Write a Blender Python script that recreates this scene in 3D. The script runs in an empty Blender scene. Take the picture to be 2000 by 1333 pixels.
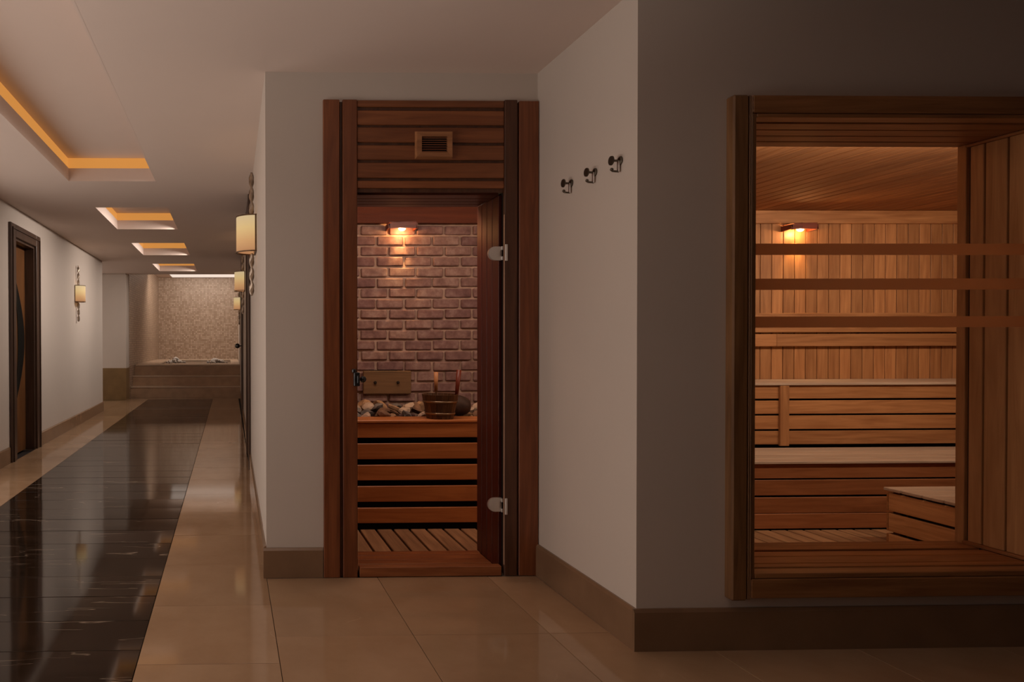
import bpy, bmesh, math, random
from mathutils import Vector, Matrix
C = bpy.context.scene.collection
random.seed(7)

# ------------------------------------------------------------------ camera
H = 1.22
yaw, pitch, roll = 2.18819624e-02, 1.00174269e-02, 2.93785006e-03
cam = bpy.data.cameras.new('camera')
cam.sensor_fit = 'HORIZONTAL'; cam.sensor_width = 36.0; cam.lens = 1333.0 / 2000 * 36
cam.shift_x = (1000 - 477.47) / 2000; cam.shift_y = (678.303 - 666.5) / 2000
cam.clip_start = 0.05; cam.clip_end = 60
cob = bpy.data.objects.new('camera', cam); C.objects.link(cob)
fwd = Vector((math.sin(yaw) * math.cos(pitch), math.cos(yaw) * math.cos(pitch), -math.sin(pitch)))
rt = Vector((math.cos(yaw), -math.sin(yaw), 0)); dn = fwd.cross(rt)
r2 = rt * math.cos(roll) + dn * math.sin(roll); d2 = -rt * math.sin(roll) + dn * math.cos(roll)
M = Matrix((r2, -d2, -fwd)).transposed().to_4x4(); M.translation = Vector((0, 0, H))
cob.matrix_world = M
bpy.context.scene.camera = cob

# ------------------------------------------------------------------ world, exposure, large lights
sc = bpy.context.scene
sc.view_settings.view_transform = 'Standard'; sc.view_settings.look = 'None'
sc.view_settings.exposure = 0.1; sc.view_settings.gamma = 1.0; sc.view_settings.use_curve_mapping = False
w = bpy.data.worlds.new('world'); sc.world = w; w.use_nodes = True
w.node_tree.nodes['Background'].inputs[0].default_value = (0.9, 0.75, 0.62, 1)
w.node_tree.nodes['Background'].inputs[1].default_value = 0.02

def area(name, loc, rot, sx, sy, power, col, spread=math.pi):
    l = bpy.data.lights.new(name, 'AREA'); l.shape = 'RECTANGLE'; l.size = sx; l.size_y = sy
    l.energy = power; l.color = col; l.spread = spread
    o = bpy.data.objects.new(name, l); C.objects.link(o); o.location = loc; o.rotation_euler = rot
    return o
R = math.radians
WARM = (1.0, 0.86, 0.76)
# unseen fill lights added along the left wall, beside the camera and before the corridor
area('lobby_fill', (-2.12, 1.85, 1.15), (0, R(-112), 0), 1.9, 1.4, 26, (1.0, 0.85, 0.75))
area('corridor_fill', (-2.18, 4.7, 1.25), (0, R(-90), 0), 2.0, 3.2, 18, (1.0, 0.87, 0.78))
# unseen fill added near the camera, bounced off the floor onto the ceiling
area('bounce_fill', (-1.3, 0.2, 2.57), (0, 0, 0), 1.2, 2.4, 5, (1.0, 0.85, 0.75), R(110))
# uplighter: unseen fill beside the camera, added to brighten the near ceiling
area('up_fill', (0.3, 0.85, 2.02), (R(155), 0, 0), 0.7, 0.5, 7, (1.0, 0.85, 0.75), R(130))
# fill light added in the far-left recess to brighten the corridor end
area('recess_fill', (-4.15, 12.9, 1.3), (0, R(-96), 0), 1.8, 1.5, 11, (1.0, 0.87, 0.78))
# cove strips on the right-hand lip of every coffer
COF = [(0.6, 5.91), (7.05, 8.45), (9.61, 11.0), (12.22, 13.54)]
for i, (a, b) in enumerate(COF):
    area('cove_light', (-0.638, (a + b) / 2, 2.606), (0, R(52), 0), 0.03, (b - a) - 0.1, (10.5, 13.5, 14, 13)[i], WARM, R((84, 112, 112, 112)[i]))
# hidden fill lights added in the sauna, behind the window and door heads
area('sauna_fill', (4.0, 3.17, 2.17), (R(68), 0, 0), 3.0, 0.14, 25, (1.0, 0.76, 0.56), R(140))
area('heater_fill', (1.15, 4.02, 2.17), (R(20), 0, 0), 1.0, 0.2, 9, (1.0, 0.78, 0.62))
# light panel over the whirlpool
area('pool_light', (-0.7, 17.35, 2.97), (R(42), 0, 0), 1.7, 0.3, 40, (1.0, 0.84, 0.70))

# ------------------------------------------------------------------ materials
def mat(name):
    m = bpy.data.materials.new(name); m.use_nodes = True
    nt = m.node_tree; b = nt.nodes['Principled BSDF']
    return m, nt, b
def N(nt, t, **kw):
    n = nt.nodes.new(t)
    for k, v in kw.items():
        if hasattr(n, k): setattr(n, k, v)
        else: n.inputs[k].default_value = v
    return n
def coords(nt, scale, rnd=13.0):
    tc = N(nt, 'ShaderNodeTexCoord'); oi = N(nt, 'ShaderNodeObjectInfo')
    mu = N(nt, 'ShaderNodeMath', operation='MULTIPLY'); mu.inputs[1].default_value = rnd
    nt.links.new(oi.outputs['Random'], mu.inputs[0])
    ad = N(nt, 'ShaderNodeVectorMath', operation='ADD')
    nt.links.new(tc.outputs['Object'], ad.inputs[0]); nt.links.new(mu.outputs[0], ad.inputs[1])
    mp = N(nt, 'ShaderNodeMapping'); mp.inputs['Scale'].default_value = scale
    nt.links.new(ad.outputs[0], mp.inputs['Vector'])
    return mp, oi
def ramp(nt, stops):
    r = N(nt, 'ShaderNodeValToRGB'); e = r.color_ramp.elements
    e[0].position, e[0].color = stops[0][0], (*stops[0][1], 1)
    e[1].position, e[1].color = stops[-1][0], (*stops[-1][1], 1)
    for p, c in stops[1:-1]:
        k = e.new(p); k.color = (*c, 1)
    return r
def vary(nt, col_out, oi, amt=0.25):
    hs = N(nt, 'ShaderNodeHueSaturation')
    mr = N(nt, 'ShaderNodeMapRange'); mr.inputs[3].default_value = 1 - amt; mr.inputs[4].default_value = 1 + amt
    nt.links.new(oi.outputs['Random'], mr.inputs[0]); nt.links.new(mr.outputs[0], hs.inputs['Value'])
    nt.links.new(col_out, hs.inputs['Color']); return hs.outputs['Color']
def bump(nt, b, src, strength, dist=0.002):
    bu = N(nt, 'ShaderNodeBump'); bu.inputs['Strength'].default_value = strength; bu.inputs['Distance'].default_value = dist
    nt.links.new(src, bu.inputs['Height']); nt.links.new(bu.outputs[0], b.inputs['Normal'])
def wood(name, c1, c2, axis, rough=0.5, var=0.22, knots=True):
    m, nt, b = mat(name)
    s = [26, 26, 26]; s['xyz'.index(axis)] = 1.6
    mp, oi = coords(nt, s)
    n1 = N(nt, 'ShaderNodeTexNoise'); n1.inputs['Scale'].default_value = 1.0; n1.inputs['Detail'].default_value = 7; n1.inputs['Roughness'].default_value = 0.62; n1.inputs['Distortion'].default_value = 1.2
    nt.links.new(mp.outputs[0], n1.inputs['Vector'])
    s2 = [7, 7, 7]; s2['xyz'.index(axis)] = 0.8
    mp2, _ = coords(nt, s2)
    wv = N(nt, 'ShaderNodeTexNoise'); wv.inputs['Scale'].default_value = 1.0; wv.inputs['Detail'].default_value = 2
    nt.links.new(mp2.outputs[0], wv.inputs['Vector'])
    sn = N(nt, 'ShaderNodeMath', operation='MULTIPLY'); sn.inputs[1].default_value = 42
    nt.links.new(wv.outputs[0], sn.inputs[0])
    si = N(nt, 'ShaderNodeMath', operation='SINE'); nt.links.new(sn.outputs[0], si.inputs[0])
    ma = N(nt, 'ShaderNodeMath', operation='MULTIPLY_ADD'); ma.inputs[1].default_value = 0.055
    nt.links.new(si.outputs[0], ma.inputs[0]); nt.links.new(n1.outputs[0], ma.inputs[2])
    r = ramp(nt, [(0.28, c1), (0.5, tuple((a + b_) / 2 for a, b_ in zip(c1, c2))), (0.72, c2)])
    nt.links.new(ma.outputs[0], r.inputs[0])
    out = vary(nt, r.outputs[0], oi, var)
    nt.links.new(out, b.inputs['Base Color'])
    b.inputs['Roughness'].default_value = rough
    bump(nt, b, ma.outputs[0], 0.25, 0.0015)
    return m
def plain(name, col, rough=0.5, metal=0.0, nz=0.0, nscale=3.0, bmp=0.0):
    m, nt, b = mat(name)
    b.inputs['Roughness'].default_value = rough; b.inputs['Metallic'].default_value = metal
    mp, oi = coords(nt, (1, 1, 1))
    n = N(nt, 'ShaderNodeTexNoise'); n.inputs['Scale'].default_value = nscale; n.inputs['Detail'].default_value = 5
    nt.links.new(mp.outputs[0], n.inputs['Vector'])
    r = ramp(nt, [(0.3, tuple(c * (1 - nz) for c in col)), (0.7, tuple(min(1, c * (1 + nz)) for c in col))])
    nt.links.new(n.outputs[0], r.inputs[0]); nt.links.new(r.outputs[0], b.inputs['Base Color'])
    if bmp: bump(nt, b, n.outputs[0], bmp)
    return m
# timber: dark cedar outside, lighter inside
DK1, DK2 = (0.13, 0.036, 0.012), (0.25, 0.080, 0.028)
CD1, CD2 = (0.30, 0.125, 0.045), (0.52, 0.255, 0.105)
wdz = wood('stained_cedar_upright', DK1, DK2, 'z', 0.42, 0.12); wdx = wood('stained_cedar_level', (0.165, 0.05, 0.017), (0.31, 0.108, 0.038), 'x', 0.42, 0.12)
wdkz = wood('dark_cedar_upright', (0.055, 0.02, 0.01), (0.12, 0.045, 0.02), 'z', 0.5, 0.1)
wwz = wood('window_cedar_upright', (0.16, 0.075, 0.03), (0.31, 0.155, 0.064), 'z', 0.45, 0.08)
wwx = wood('window_cedar_level', (0.21, 0.088, 0.032), (0.42, 0.20, 0.078), 'x', 0.45, 0.08)
wlow = wood('dimmed_bench_cedar', (0.25, 0.088, 0.03), (0.42, 0.165, 0.065), 'x', 0.5, 0.12)  # redder cedar, darkened in colour for the dimmer light near the floor
wstx = wood('step_cedar', (0.46, 0.22, 0.085), (0.74, 0.40, 0.18), 'y', 0.5, 0.1)
wrev = wood('lit_reveal_cedar', (0.54, 0.29, 0.12), (0.80, 0.48, 0.23), 'z', 0.5, 0.08)  # lightened copy, standing in for light that misses the reveal
wbeam = wood('red_beam_cedar', (0.10, 0.020, 0.005), (0.18, 0.042, 0.010), 'x', 0.7, 0.05)
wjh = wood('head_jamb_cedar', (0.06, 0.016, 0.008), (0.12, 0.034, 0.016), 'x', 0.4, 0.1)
wvent = wood('vent_cedar', (0.30, 0.125, 0.05), (0.5, 0.23, 0.10), 'x', 0.45, 0.05)
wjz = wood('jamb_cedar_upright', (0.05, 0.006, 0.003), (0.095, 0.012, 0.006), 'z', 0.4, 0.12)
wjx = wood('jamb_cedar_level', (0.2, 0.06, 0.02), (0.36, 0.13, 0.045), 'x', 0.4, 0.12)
wcz = wood('cedar_upright', CD1, CD2, 'z', 0.5, 0.2); wcx = wood('cedar_level', CD1, CD2, 'x', 0.5, 0.16); wcy = wood('cedar_lengthwise', CD1, CD2, 'y', 0.72, 0.12)
wbx = wood('bench_seat_timber', (0.44, 0.33, 0.25), (0.62, 0.49, 0.38), 'x', 0.5, 0.08)
wfl = wood('duckboard_timber', (0.26, 0.14, 0.07), (0.50, 0.29, 0.15), 'y', 0.5, 0.15)
whx = wood('heater_cedar', (0.38, 0.13, 0.035), (0.58, 0.22, 0.065), 'x', 0.42, 0.1)
wplq = wood('plaque_timber', (0.12, 0.07, 0.03), (0.22, 0.13, 0.06), 'x', 0.6, 0.05)
wbuck = wood('bucket_timber', (0.045, 0.022, 0.010), (0.16, 0.08, 0.035), 'z', 0.45, 0.15)
whandle = wood('handle_timber', (0.45, 0.2, 0.08), (0.75, 0.4, 0.18), 'z', 0.45, 0.05)
wred = wood('red_handle_timber', (0.10, 0.015, 0.008), (0.22, 0.04, 0.018), 'z', 0.4, 0.05)
wshade = wood('lamp_guard_timber', (0.10, 0.02, 0.01), (0.24, 0.05, 0.025), 'x', 0.4, 0.1)
wdoor = wood('door_veneer', (0.10, 0.04, 0.014), (0.22, 0.095, 0.035), 'z', 0.3, 0.02)
wcase = wood('door_casing_timber', (0.05, 0.028, 0.019), (0.09, 0.052, 0.036), 'z', 0.35, 0.05)
paint = plain('wall_paint', (0.60, 0.53, 0.47), 0.75, nz=0.015, nscale=2, bmp=0.02)
ceilp = plain('ceiling_paint', (0.76, 0.635, 0.565), 0.8, nz=0.01)
skirt = plain('skirting_stone', (0.22, 0.13, 0.075), 0.14, nz=0.10, nscale=5)
stepst = plain('tan_stone_lightened', (0.46, 0.30, 0.19), 0.3, nz=0.12, nscale=6)  # lightened copy of the tan stone, making up for light missing on the risers
dado = plain('tan_stone_darkened', (0.21, 0.13, 0.055), 0.3, nz=0.12, nscale=6)  # same tan stone as the steps, darkened to offset the light it catches
coping = plain('coping_stone', (0.62, 0.47, 0.35), 0.25, nz=0.08, nscale=6)
dark = plain('dark_void', (0.012, 0.006, 0.004), 0.8)
bronze = plain('bronze_metal', (0.16, 0.10, 0.06), 0.35, 0.9, nz=0.3, nscale=30)
silver = plain('antique_silver', (0.42, 0.34, 0.27), 0.3, 0.9, nz=0.35, nscale=25)
hookm = plain('dark_nickel', (0.13, 0.11, 0.085), 0.35, 0.9, nz=0.1)
chrome = plain('satin_chrome', (0.72, 0.69, 0.66), 0.32, 0.85)
latchm = plain('blackened_steel', (0.10, 0.105, 0.11), 0.3, 0.9, nz=0.3, nscale=60)
hoop = plain('hoop_steel', (0.33, 0.25, 0.16), 0.35, 0.9)
highlightm = plain('edge_highlight', (0.5, 0.32, 0.22), 0.4)  # pale colour of a painted edge highlight
mortar = plain('mortar', (0.46, 0.34, 0.27), 0.9, nz=0.18, nscale=25, bmp=0.5)
inlay = plain('dark_inlay_glass', (0.012, 0.013, 0.012), 0.18)

def brickmat():
    m, nt, b = mat('old_brick'); mp, oi = coords(nt, (1, 1, 1))
    n = N(nt, 'ShaderNodeTexNoise'); n.inputs['Scale'].default_value = 14; n.inputs['Detail'].default_value = 8; n.inputs['Roughness'].default_value = 0.65
    nt.links.new(mp.outputs[0], n.inputs['Vector'])
    r = ramp(nt, [(0.3, (0.15, 0.085, 0.08)), (0.5, (0.25, 0.155, 0.14)), (0.72, (0.38, 0.28, 0.25))])
    nt.links.new(n.outputs[0], r.inputs[0])
    hs = N(nt, 'ShaderNodeHueSaturation')
    mr = N(nt, 'ShaderNodeMapRange'); mr.inputs[3].default_value = 0.485; mr.inputs[4].default_value = 0.512
    nt.links.new(oi.outputs['Random'], mr.inputs[0]); nt.links.new(mr.outputs[0], hs.inputs['Hue']); nt.links.new(r.outputs[0], hs.inputs['Color'])
    nt.links.new(vary(nt, hs.outputs[0], oi, 0.18), b.inputs['Base Color']); b.inputs['Roughness'].default_value = 0.85
    bump(nt, b, n.outputs[0], 0.7, 0.006); return m
brickm = brickmat()

def marble(name, base, base2, vein, vscale, thin, rough, stretch):
    m, nt, b = mat(name); mp, oi = coords(nt, stretch, 31)
    n = N(nt, 'ShaderNodeTexNoise'); n.inputs['Scale'].default_value = 2.2; n.inputs['Detail'].default_value = 8; n.inputs['Roughness'].default_value = 0.6
    nt.links.new(mp.outputs[0], n.inputs['Vector'])
    r = ramp(nt, [(0.32, base), (0.68, base2)]); nt.links.new(n.outputs[0], r.inputs[0])
    v = N(nt, 'ShaderNodeTexNoise'); v.inputs['Scale'].default_value = vscale; v.inputs['Detail'].default_value = 3; v.inputs['Distortion'].default_value = 0.6
    nt.links.new(mp.outputs[0], v.inputs['Vector'])
    s1 = N(nt, 'ShaderNodeMath', operation='SUBTRACT'); s1.inputs[1].default_value = 0.5; nt.links.new(v.outputs[0], s1.inputs[0])
    ab = N(nt, 'ShaderNodeMath', operation='ABSOLUTE'); nt.links.new(s1.outputs[0], ab.inputs[0])
    rr = ramp(nt, [(0.0, (1, 1, 1)), (thin, (0, 0, 0))]); nt.links.new(ab.outputs[0], rr.inputs[0])
    k = N(nt, 'ShaderNodeTexNoise'); k.inputs['Scale'].default_value = 3.3; nt.links.new(mp.outputs[0], k.inputs['Vector'])
    kr = ramp(nt, [(0.46 if base[0] < 0.1 else 0.6, (0, 0, 0)), (0.7, (1, 1, 1) if base[0] < 0.1 else (0.45, 0.45, 0.45))]); nt.links.new(k.outputs[0], kr.inputs[0])
    mm = N(nt, 'ShaderNodeMath', operation='MULTIPLY'); nt.links.new(rr.outputs[0], mm.inputs[0]); nt.links.new(kr.outputs[0], mm.inputs[1])
    mx = N(nt, 'ShaderNodeMix', data_type='RGBA'); nt.links.new(mm.outputs[0], mx.inputs['Factor'])
    nt.links.new(r.outputs[0], mx.inputs[6]); mx.inputs[7].default_value = (*vein, 1)
    nt.links.new(vary(nt, mx.outputs[2], oi, 0.07), b.inputs['Base Color'])
    b.inputs['Roughness'].default_value = rough
    b.inputs['Specular IOR Level'].default_value = 0.38
    return m
beige = marble('beige_marble', (0.33, 0.203, 0.115), (0.43, 0.283, 0.172), (0.62, 0.45, 0.30), 1.6, 0.006, 0.075, (1, 1, 1))
black = marble('dark_marble', (0.016, 0.009, 0.005), (0.032, 0.018, 0.011), (0.42, 0.33, 0.25), 1.7, 0.008, 0.07, (0.6, 4.5, 1))

def mosaic():
    m, nt, b = mat('stone_mosaic')
    tc = N(nt, 'ShaderNodeTexCoord'); sp = N(nt, 'ShaderNodeSeparateXYZ'); nt.links.new(tc.outputs['Object'], sp.inputs[0])
    ad = N(nt, 'ShaderNodeMath', operation='ADD'); nt.links.new(sp.outputs[0], ad.inputs[0]); nt.links.new(sp.outputs[1], ad.inputs[1])
    cb = N(nt, 'ShaderNodeCombineXYZ'); nt.links.new(ad.outputs[0], cb.inputs[0]); nt.links.new(sp.outputs[2], cb.inputs[1])
    bt = N(nt, 'ShaderNodeTexBrick'); bt.offset = 0.0
    bt.inputs['Scale'].default_value = 1; bt.inputs['Brick Width'].default_value = 0.048; bt.inputs['Row Height'].default_value = 0.048
    bt.inputs['Mortar Size'].default_value = 0.005; bt.inputs['Mortar Smooth'].default_value = 0.1
    bt.inputs['Color1'].default_value = (0.36, 0.25, 0.17, 1); bt.inputs['Color2'].default_value = (0.58, 0.45, 0.35, 1); bt.inputs['Mortar'].default_value = (0.24, 0.16, 0.115, 1)
    nt.links.new(cb.outputs[0], bt.inputs['Vector'])
    nt.links.new(bt.outputs['Color'], b.inputs['Base Color']); b.inputs['Roughness'].default_value = 0.4
    bump(nt, b, bt.outputs['Fac'], -0.4, 0.003); return m
mosa = mosaic()

def emis(name, col, st):
    m, nt, b = mat(name); b.inputs['Base Color'].default_value = (*[c * 0.25 for c in col], 1)
    b.inputs['Emission Color'].default_value = (*col, 1); b.inputs['Emission Strength'].default_value = st; return m
led = emis('amber_led', (1.0, 0.42, 0.09), 0.5)
bulb = emis('bulb_glow', (1.0, 0.62, 0.28), 14)
panelm = emis('light_panel', (1.0, 0.84, 0.72), 0.75)
def shade_mat():
    m, nt, b = mat('lit_linen')
    tc = N(nt, 'ShaderNodeTexCoord'); sp = N(nt, 'ShaderNodeSeparateXYZ'); nt.links.new(tc.outputs['Object'], sp.inputs[0])
    mr = N(nt, 'ShaderNodeMapRange'); mr.inputs[1].default_value = -0.13; mr.inputs[2].default_value = 0.13; nt.links.new(sp.outputs[2], mr.inputs[0])
    r = ramp(nt, [(0.0, (0.55, 0.24, 0.11)), (0.3, (0.72, 0.38, 0.16)), (0.65, (0.86, 0.60, 0.26)), (1.0, (0.80, 0.62, 0.36))]); nt.links.new(mr.outputs[0], r.inputs[0])
    b.inputs['Base Color'].default_value = (0.3, 0.22, 0.12, 1)
    nt.links.new(r.outputs[0], b.inputs['Emission Color']); b.inputs['Emission Strength'].default_value = 0.60
    b.inputs['Roughness'].default_value = 0.9; return m
linen = shade_mat()
def glass(name, tint, gl=0.10):
    m, nt, b = mat(name); nt.nodes.remove(b)
    out = nt.nodes['Material Output']
    tr = N(nt, 'ShaderNodeBsdfTransparent'); tr.inputs[0].default_value = (*tint, 1)
    g = N(nt, 'ShaderNodeBsdfGlossy'); g.inputs['Roughness'].default_value = 0.02; g.inputs[0].default_value = (1, 1, 1, 1)
    fr = N(nt, 'ShaderNodeFresnel'); fr.inputs[0].default_value = 1.35
    mu = N(nt, 'ShaderNodeMath', operation='MULTIPLY'); mu.inputs[1].default_value = gl * 10; nt.links.new(fr.outputs[0], mu.inputs[0])
    mx = N(nt, 'ShaderNodeMixShader'); nt.links.new(mu.outputs[0], mx.inputs[0]); nt.links.new(tr.outputs[0], mx.inputs[1]); nt.links.new(g.outputs[0], mx.inputs[2])
    nt.links.new(mx.outputs[0], out.inputs[0]); return m
doorglass = glass('bronze_tinted_glass', (0.95, 0.89, 0.87), 0.015)
winglass = glass('clear_glass', (0.97, 0.95, 0.93), 0.01)
def film():
    m, nt, b = mat('frosted_film'); nt.nodes.remove(b); out = nt.nodes['Material Output']
    t = N(nt, 'ShaderNodeBsdfTranslucent'); t.inputs[0].default_value = (1.0, 0.80, 0.60, 1)
    d = N(nt, 'ShaderNodeBsdfDiffuse'); d.inputs[0].default_value = (0.62, 0.43, 0.28, 1)
    mx = N(nt, 'ShaderNodeMixShader'); mx.inputs[0].default_value = 0.3
    nt.links.new(t.outputs[0], mx.inputs[1]); nt.links.new(d.outputs[0], mx.inputs[2])
    tr = N(nt, 'ShaderNodeBsdfTransparent'); tr.inputs[0].default_value = (0.8, 0.62, 0.5, 1)
    m2 = N(nt, 'ShaderNodeMixShader'); m2.inputs[0].default_value = 0.86
    nt.links.new(tr.outputs[0], m2.inputs[1]); nt.links.new(mx.outputs[0], m2.inputs[2])
    nt.links.new(m2.outputs[0], out.inputs[0]); return m
filmm = film()
def watermat():
    m, nt, b = mat('pool_water'); b.inputs['Base Color'].default_value = (0.05, 0.028, 0.016, 1); b.inputs['Roughness'].default_value = 0.06
    mp, oi = coords(nt, (1, 1, 1)); n = N(nt, 'ShaderNodeTexNoise'); n.inputs['Scale'].default_value = 7; nt.links.new(mp.outputs[0], n.inputs['Vector'])
    bump(nt, b, n.outputs[0], 0.8, 0.05); return m
waterm = watermat()
foamm = plain('white_foam', (0.85, 0.80, 0.76), 0.6, nz=0.05, nscale=20, bmp=0.5)
STONES = [plain('tan_rock', (0.36, 0.23, 0.13), 0.8, nz=0.35, nscale=22, bmp=0.6), plain('grey_rock', (0.15, 0.14, 0.135), 0.8, nz=0.4, nscale=22, bmp=0.6),
          plain('pale_rock', (0.50, 0.40, 0.31), 0.8, nz=0.3, nscale=22, bmp=0.6), plain('brown_rock', (0.22, 0.13, 0.08), 0.8, nz=0.35, nscale=22, bmp=0.6)]

# ------------------------------------------------------------------ mesh helpers
def add_box(bm, x0, x1, y0, y1, z0, z1, bev=0.0):
    t = bmesh.new(); v = [t.verts.new((x, y, z)) for x in (x0, x1) for y in (y0, y1) for z in (z0, z1)]
    for f in ((0, 1, 3, 2), (4, 6, 7, 5), (0, 4, 5, 1), (2, 3, 7, 6), (0, 2, 6, 4), (1, 5, 7, 3)): t.faces.new([v[i] for i in f])
    if bev: bmesh.ops.bevel(t, geom=list(t.edges), offset=bev, segments=1, affect='EDGES')
    me = bpy.data.meshes.new('tmp'); t.to_mesh(me); t.free(); bm.from_mesh(me); bpy.data.meshes.remove(me)
def obj(name, bm, m, parent=None, smooth=False, keep=False):
    bmesh.ops.recalc_face_normals(bm, faces=bm.faces)
    me = bpy.data.meshes.new(name); bm.to_mesh(me)
    if not keep: bm.free()
    me.materials.append(m)
    if smooth:
        for p in me.polygons: p.use_smooth = True
    o = bpy.data.objects.new(name, me); C.objects.link(o)
    if parent: o.parent = parent
    return o
def box(name, x0, x1, y0, y1, z0, z1, m, parent=None, bev=0.0):
    bm = bmesh.new(); add_box(bm, x0, x1, y0, y1, z0, z1, bev); return obj(name, bm, m, parent)
def tube(bm, a, b, r, r2=None, n=16):
    a, b = Vector(a), Vector(b); d = b - a
    q = d.to_track_quat('Z', 'Y').to_matrix().to_4x4(); q.translation = (a + b) / 2
    bmesh.ops.create_cone(bm, cap_ends=True, segments=n, radius1=r, radius2=r if r2 is None else r2, depth=d.length, matrix=q)
def prism(bm, pts, y0, y1, axis='y'):
    def P(u, v, w): return (u, w, v) if axis == 'y' else (w, u, v)
    a = [bm.verts.new(P(u, v, y0)) for u, v in pts]; b = [bm.verts.new(P(u, v, y1)) for u, v in pts]
    bm.faces.new(a); bm.faces.new(b[::-1]); n = len(pts)
    for i in range(n): bm.faces.new((a[i], b[i], b[(i + 1) % n], a[(i + 1) % n]))
def lathe(bm, prof, c, n=32, cap=True):
    rings = []
    for r, z in prof: rings.append([bm.verts.new((c[0] + r * math.cos(2 * math.pi * i / n), c[1] + r * math.sin(2 * math.pi * i / n), c[2] + z)) for i in range(n)])
    for a, b in zip(rings, rings[1:]):
        for i in range(n): bm.faces.new((a[i], a[(i + 1) % n], b[(i + 1) % n], b[i]))
    if cap: bm.faces.new(rings[0][::-1])
def struct(o): o['kind'] = 'structure'; return o
def tag(o, label, cat, group=None):
    o['label'] = label; o['category'] = cat
    if group: o['group'] = group
    return o
def thing(name, label, cat, loc=(0, 0, 0), group=None):
    o = bpy.data.objects.new(name, None); C.objects.link(o); o.location = loc; o.empty_display_size = 0.1
    if label: tag(o, label, cat, group)
    return o
def snode(name, loc=(0, 0, 0)):
    o = bpy.data.objects.new(name, None); C.objects.link(o); o.location = loc; o.empty_display_size = 0.1; o['kind'] = 'structure'; return o

# ------------------------------------------------------------------ shell
HC = 2.59; YF = 3.493; YW = 2.63; XS = 1.59
def XR(y): return 0.186 + (y - 3.493) * 0.0042      # right wall of the corridor, splayed a touch
def XL2(y): return -2.11 + (y - 13.9) * 0.0131
# floor: slab with the stone tiles as its parts
fl = bmesh.new()
add_box(fl, -4.2, 4.2, -2.2, 2.62, -0.10, -0.022); add_box(fl, -4.2, 1.6, 2.62, 3.47, -0.10, -0.022); add_box(fl, -4.2, 0.42, 3.47, 15.0, -0.10, -0.022)
floor = struct(obj('floor', fl, dark))
G = 0.0013
def tile(name, x0, x1, y0, y1, m):
    bm = bmesh.new(); dz = random.uniform(-0.0002, 0.0002)
    g = G if m is beige else 0.0019
    add_box(bm, x0 + g, x1 - g, y0 + g, y1 - g, -0.020, 0.0, 0.0008)
    tx, ty = random.uniform(-1, 1) * 0.0010, random.uniform(-1, 1) * (0.0065 if m is black else 0.0012)
    cx, cy = (x0 + x1) / 2, (y0 + y1) / 2
    for v in bm.verts:
        if v.co.z > -0.01: v.co.z += dz + (v.co.x - cx) * tx + (v.co.y - cy) * ty
    return obj(name, bm, m, floor)
T = 0.567
y = 3.128 - 8 * T
while y < 14.3:
    y1 = min(y + T, 14.4)
    if y > -1.6:
        tile('beige_tile', -0.353, 0.185 if y > 3.4 else 0.187, y, y1, beige)
        tile('beige_tile', -2.185, -1.692, y, y1, beige)
    y += T
y = -1.0
while y < 14.12:
    tile('dark_tile', -1.692, -0.353, y, min(y + T / 2, 14.16), black); y += T / 2
tile('beige_tile', -1.692, -0.353, 14.16, 14.4, beige)
for yy in (11.95, 12.6, 13.25):
    tile('beige_tile', -3.0, -2.185, yy, yy + 0.65, beige); tile('beige_tile', -3.9, -3.0, yy, yy + 0.65, beige)
for j, yy in enumerate((2.79 - 3 * T, 2.79 - 2 * T, 2.79 - T, 2.79)):
    xx = 0.187
    while xx < 4.0:
        if yy > 2.7:
            if xx < 1.4: tile('beige_tile', xx, min(xx + 0.568, 1.575), yy, 3.475, beige)
        else: tile('beige_tile', xx, xx + 0.568, yy, min(yy + T, 2.79), beige)
        xx += 0.568
# the front-wall row next to the window wall
# ceiling
ce = bmesh.new(); CX0, CX1 = -1.385, -0.62
add_box(ce, -4.2, CX0, -2.2, 14.2, HC, 3.1); add_box(ce, CX1, 4.2, -2.2, 3.7, HC, 3.1); add_box(ce, CX1, 0.6, 3.7, 14.2, HC, 3.1)
yp = -2.2
for a, b in COF: add_box(ce, CX0, CX1, yp, a, HC, 3.1); yp = b
add_box(ce, CX0, CX1, yp, 14.2, HC, 3.1)
ceil = struct(obj('ceiling', ce, ceilp))
# cut the recess above the lip: boxes are solid, so the coffer shell is built inside with its own lip, recess and panel
for a, b in COF:
    bm = bmesh.new(); t = 0.012; zl = 2.70
    for (x0, x1, y0, y1) in ((CX0, CX0 + t, a, b), (CX1 - t, CX1, a, b), (CX0 + t, CX1 - t, a, a + t), (CX0 + t, CX1 - t, b - t, b)):
        add_box(bm, x0, x1, y0, y1, HC - 0.0005, zl)
    obj('coffer_lip', bm, ceilp, ceil)
    bm = bmesh.new()
    for (x0, x1, y0, y1) in ((CX0, CX0 + 0.003, a, b), (CX0, CX1 - 0.03, b - 0.003, b)):
        add_box(bm, x0, x1, y0, y1, zl, 2.789)
    obj('cove_glow_strip', bm, led, ceil)
    box('coffer_panel', CX0, CX1, a, b, 2.79, 2.82, ceilp, ceil)

def wall_openings(name, x0, x1, y0, y1, z0, z1, ox0, ox1, oz0, oz1, m):
    bm = bmesh.new()
    add_box(bm, x0, ox0, y0, y1, z0, z1); add_box(bm, ox1, x1, y0, y1, z0, z1)
    add_box(bm, ox0, ox1, y0, y1, oz1, z1)
    if oz0 > z0: add_box(bm, ox0, ox1, y0, y1, z0, oz0)
    return struct(obj(name, bm, m))
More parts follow.
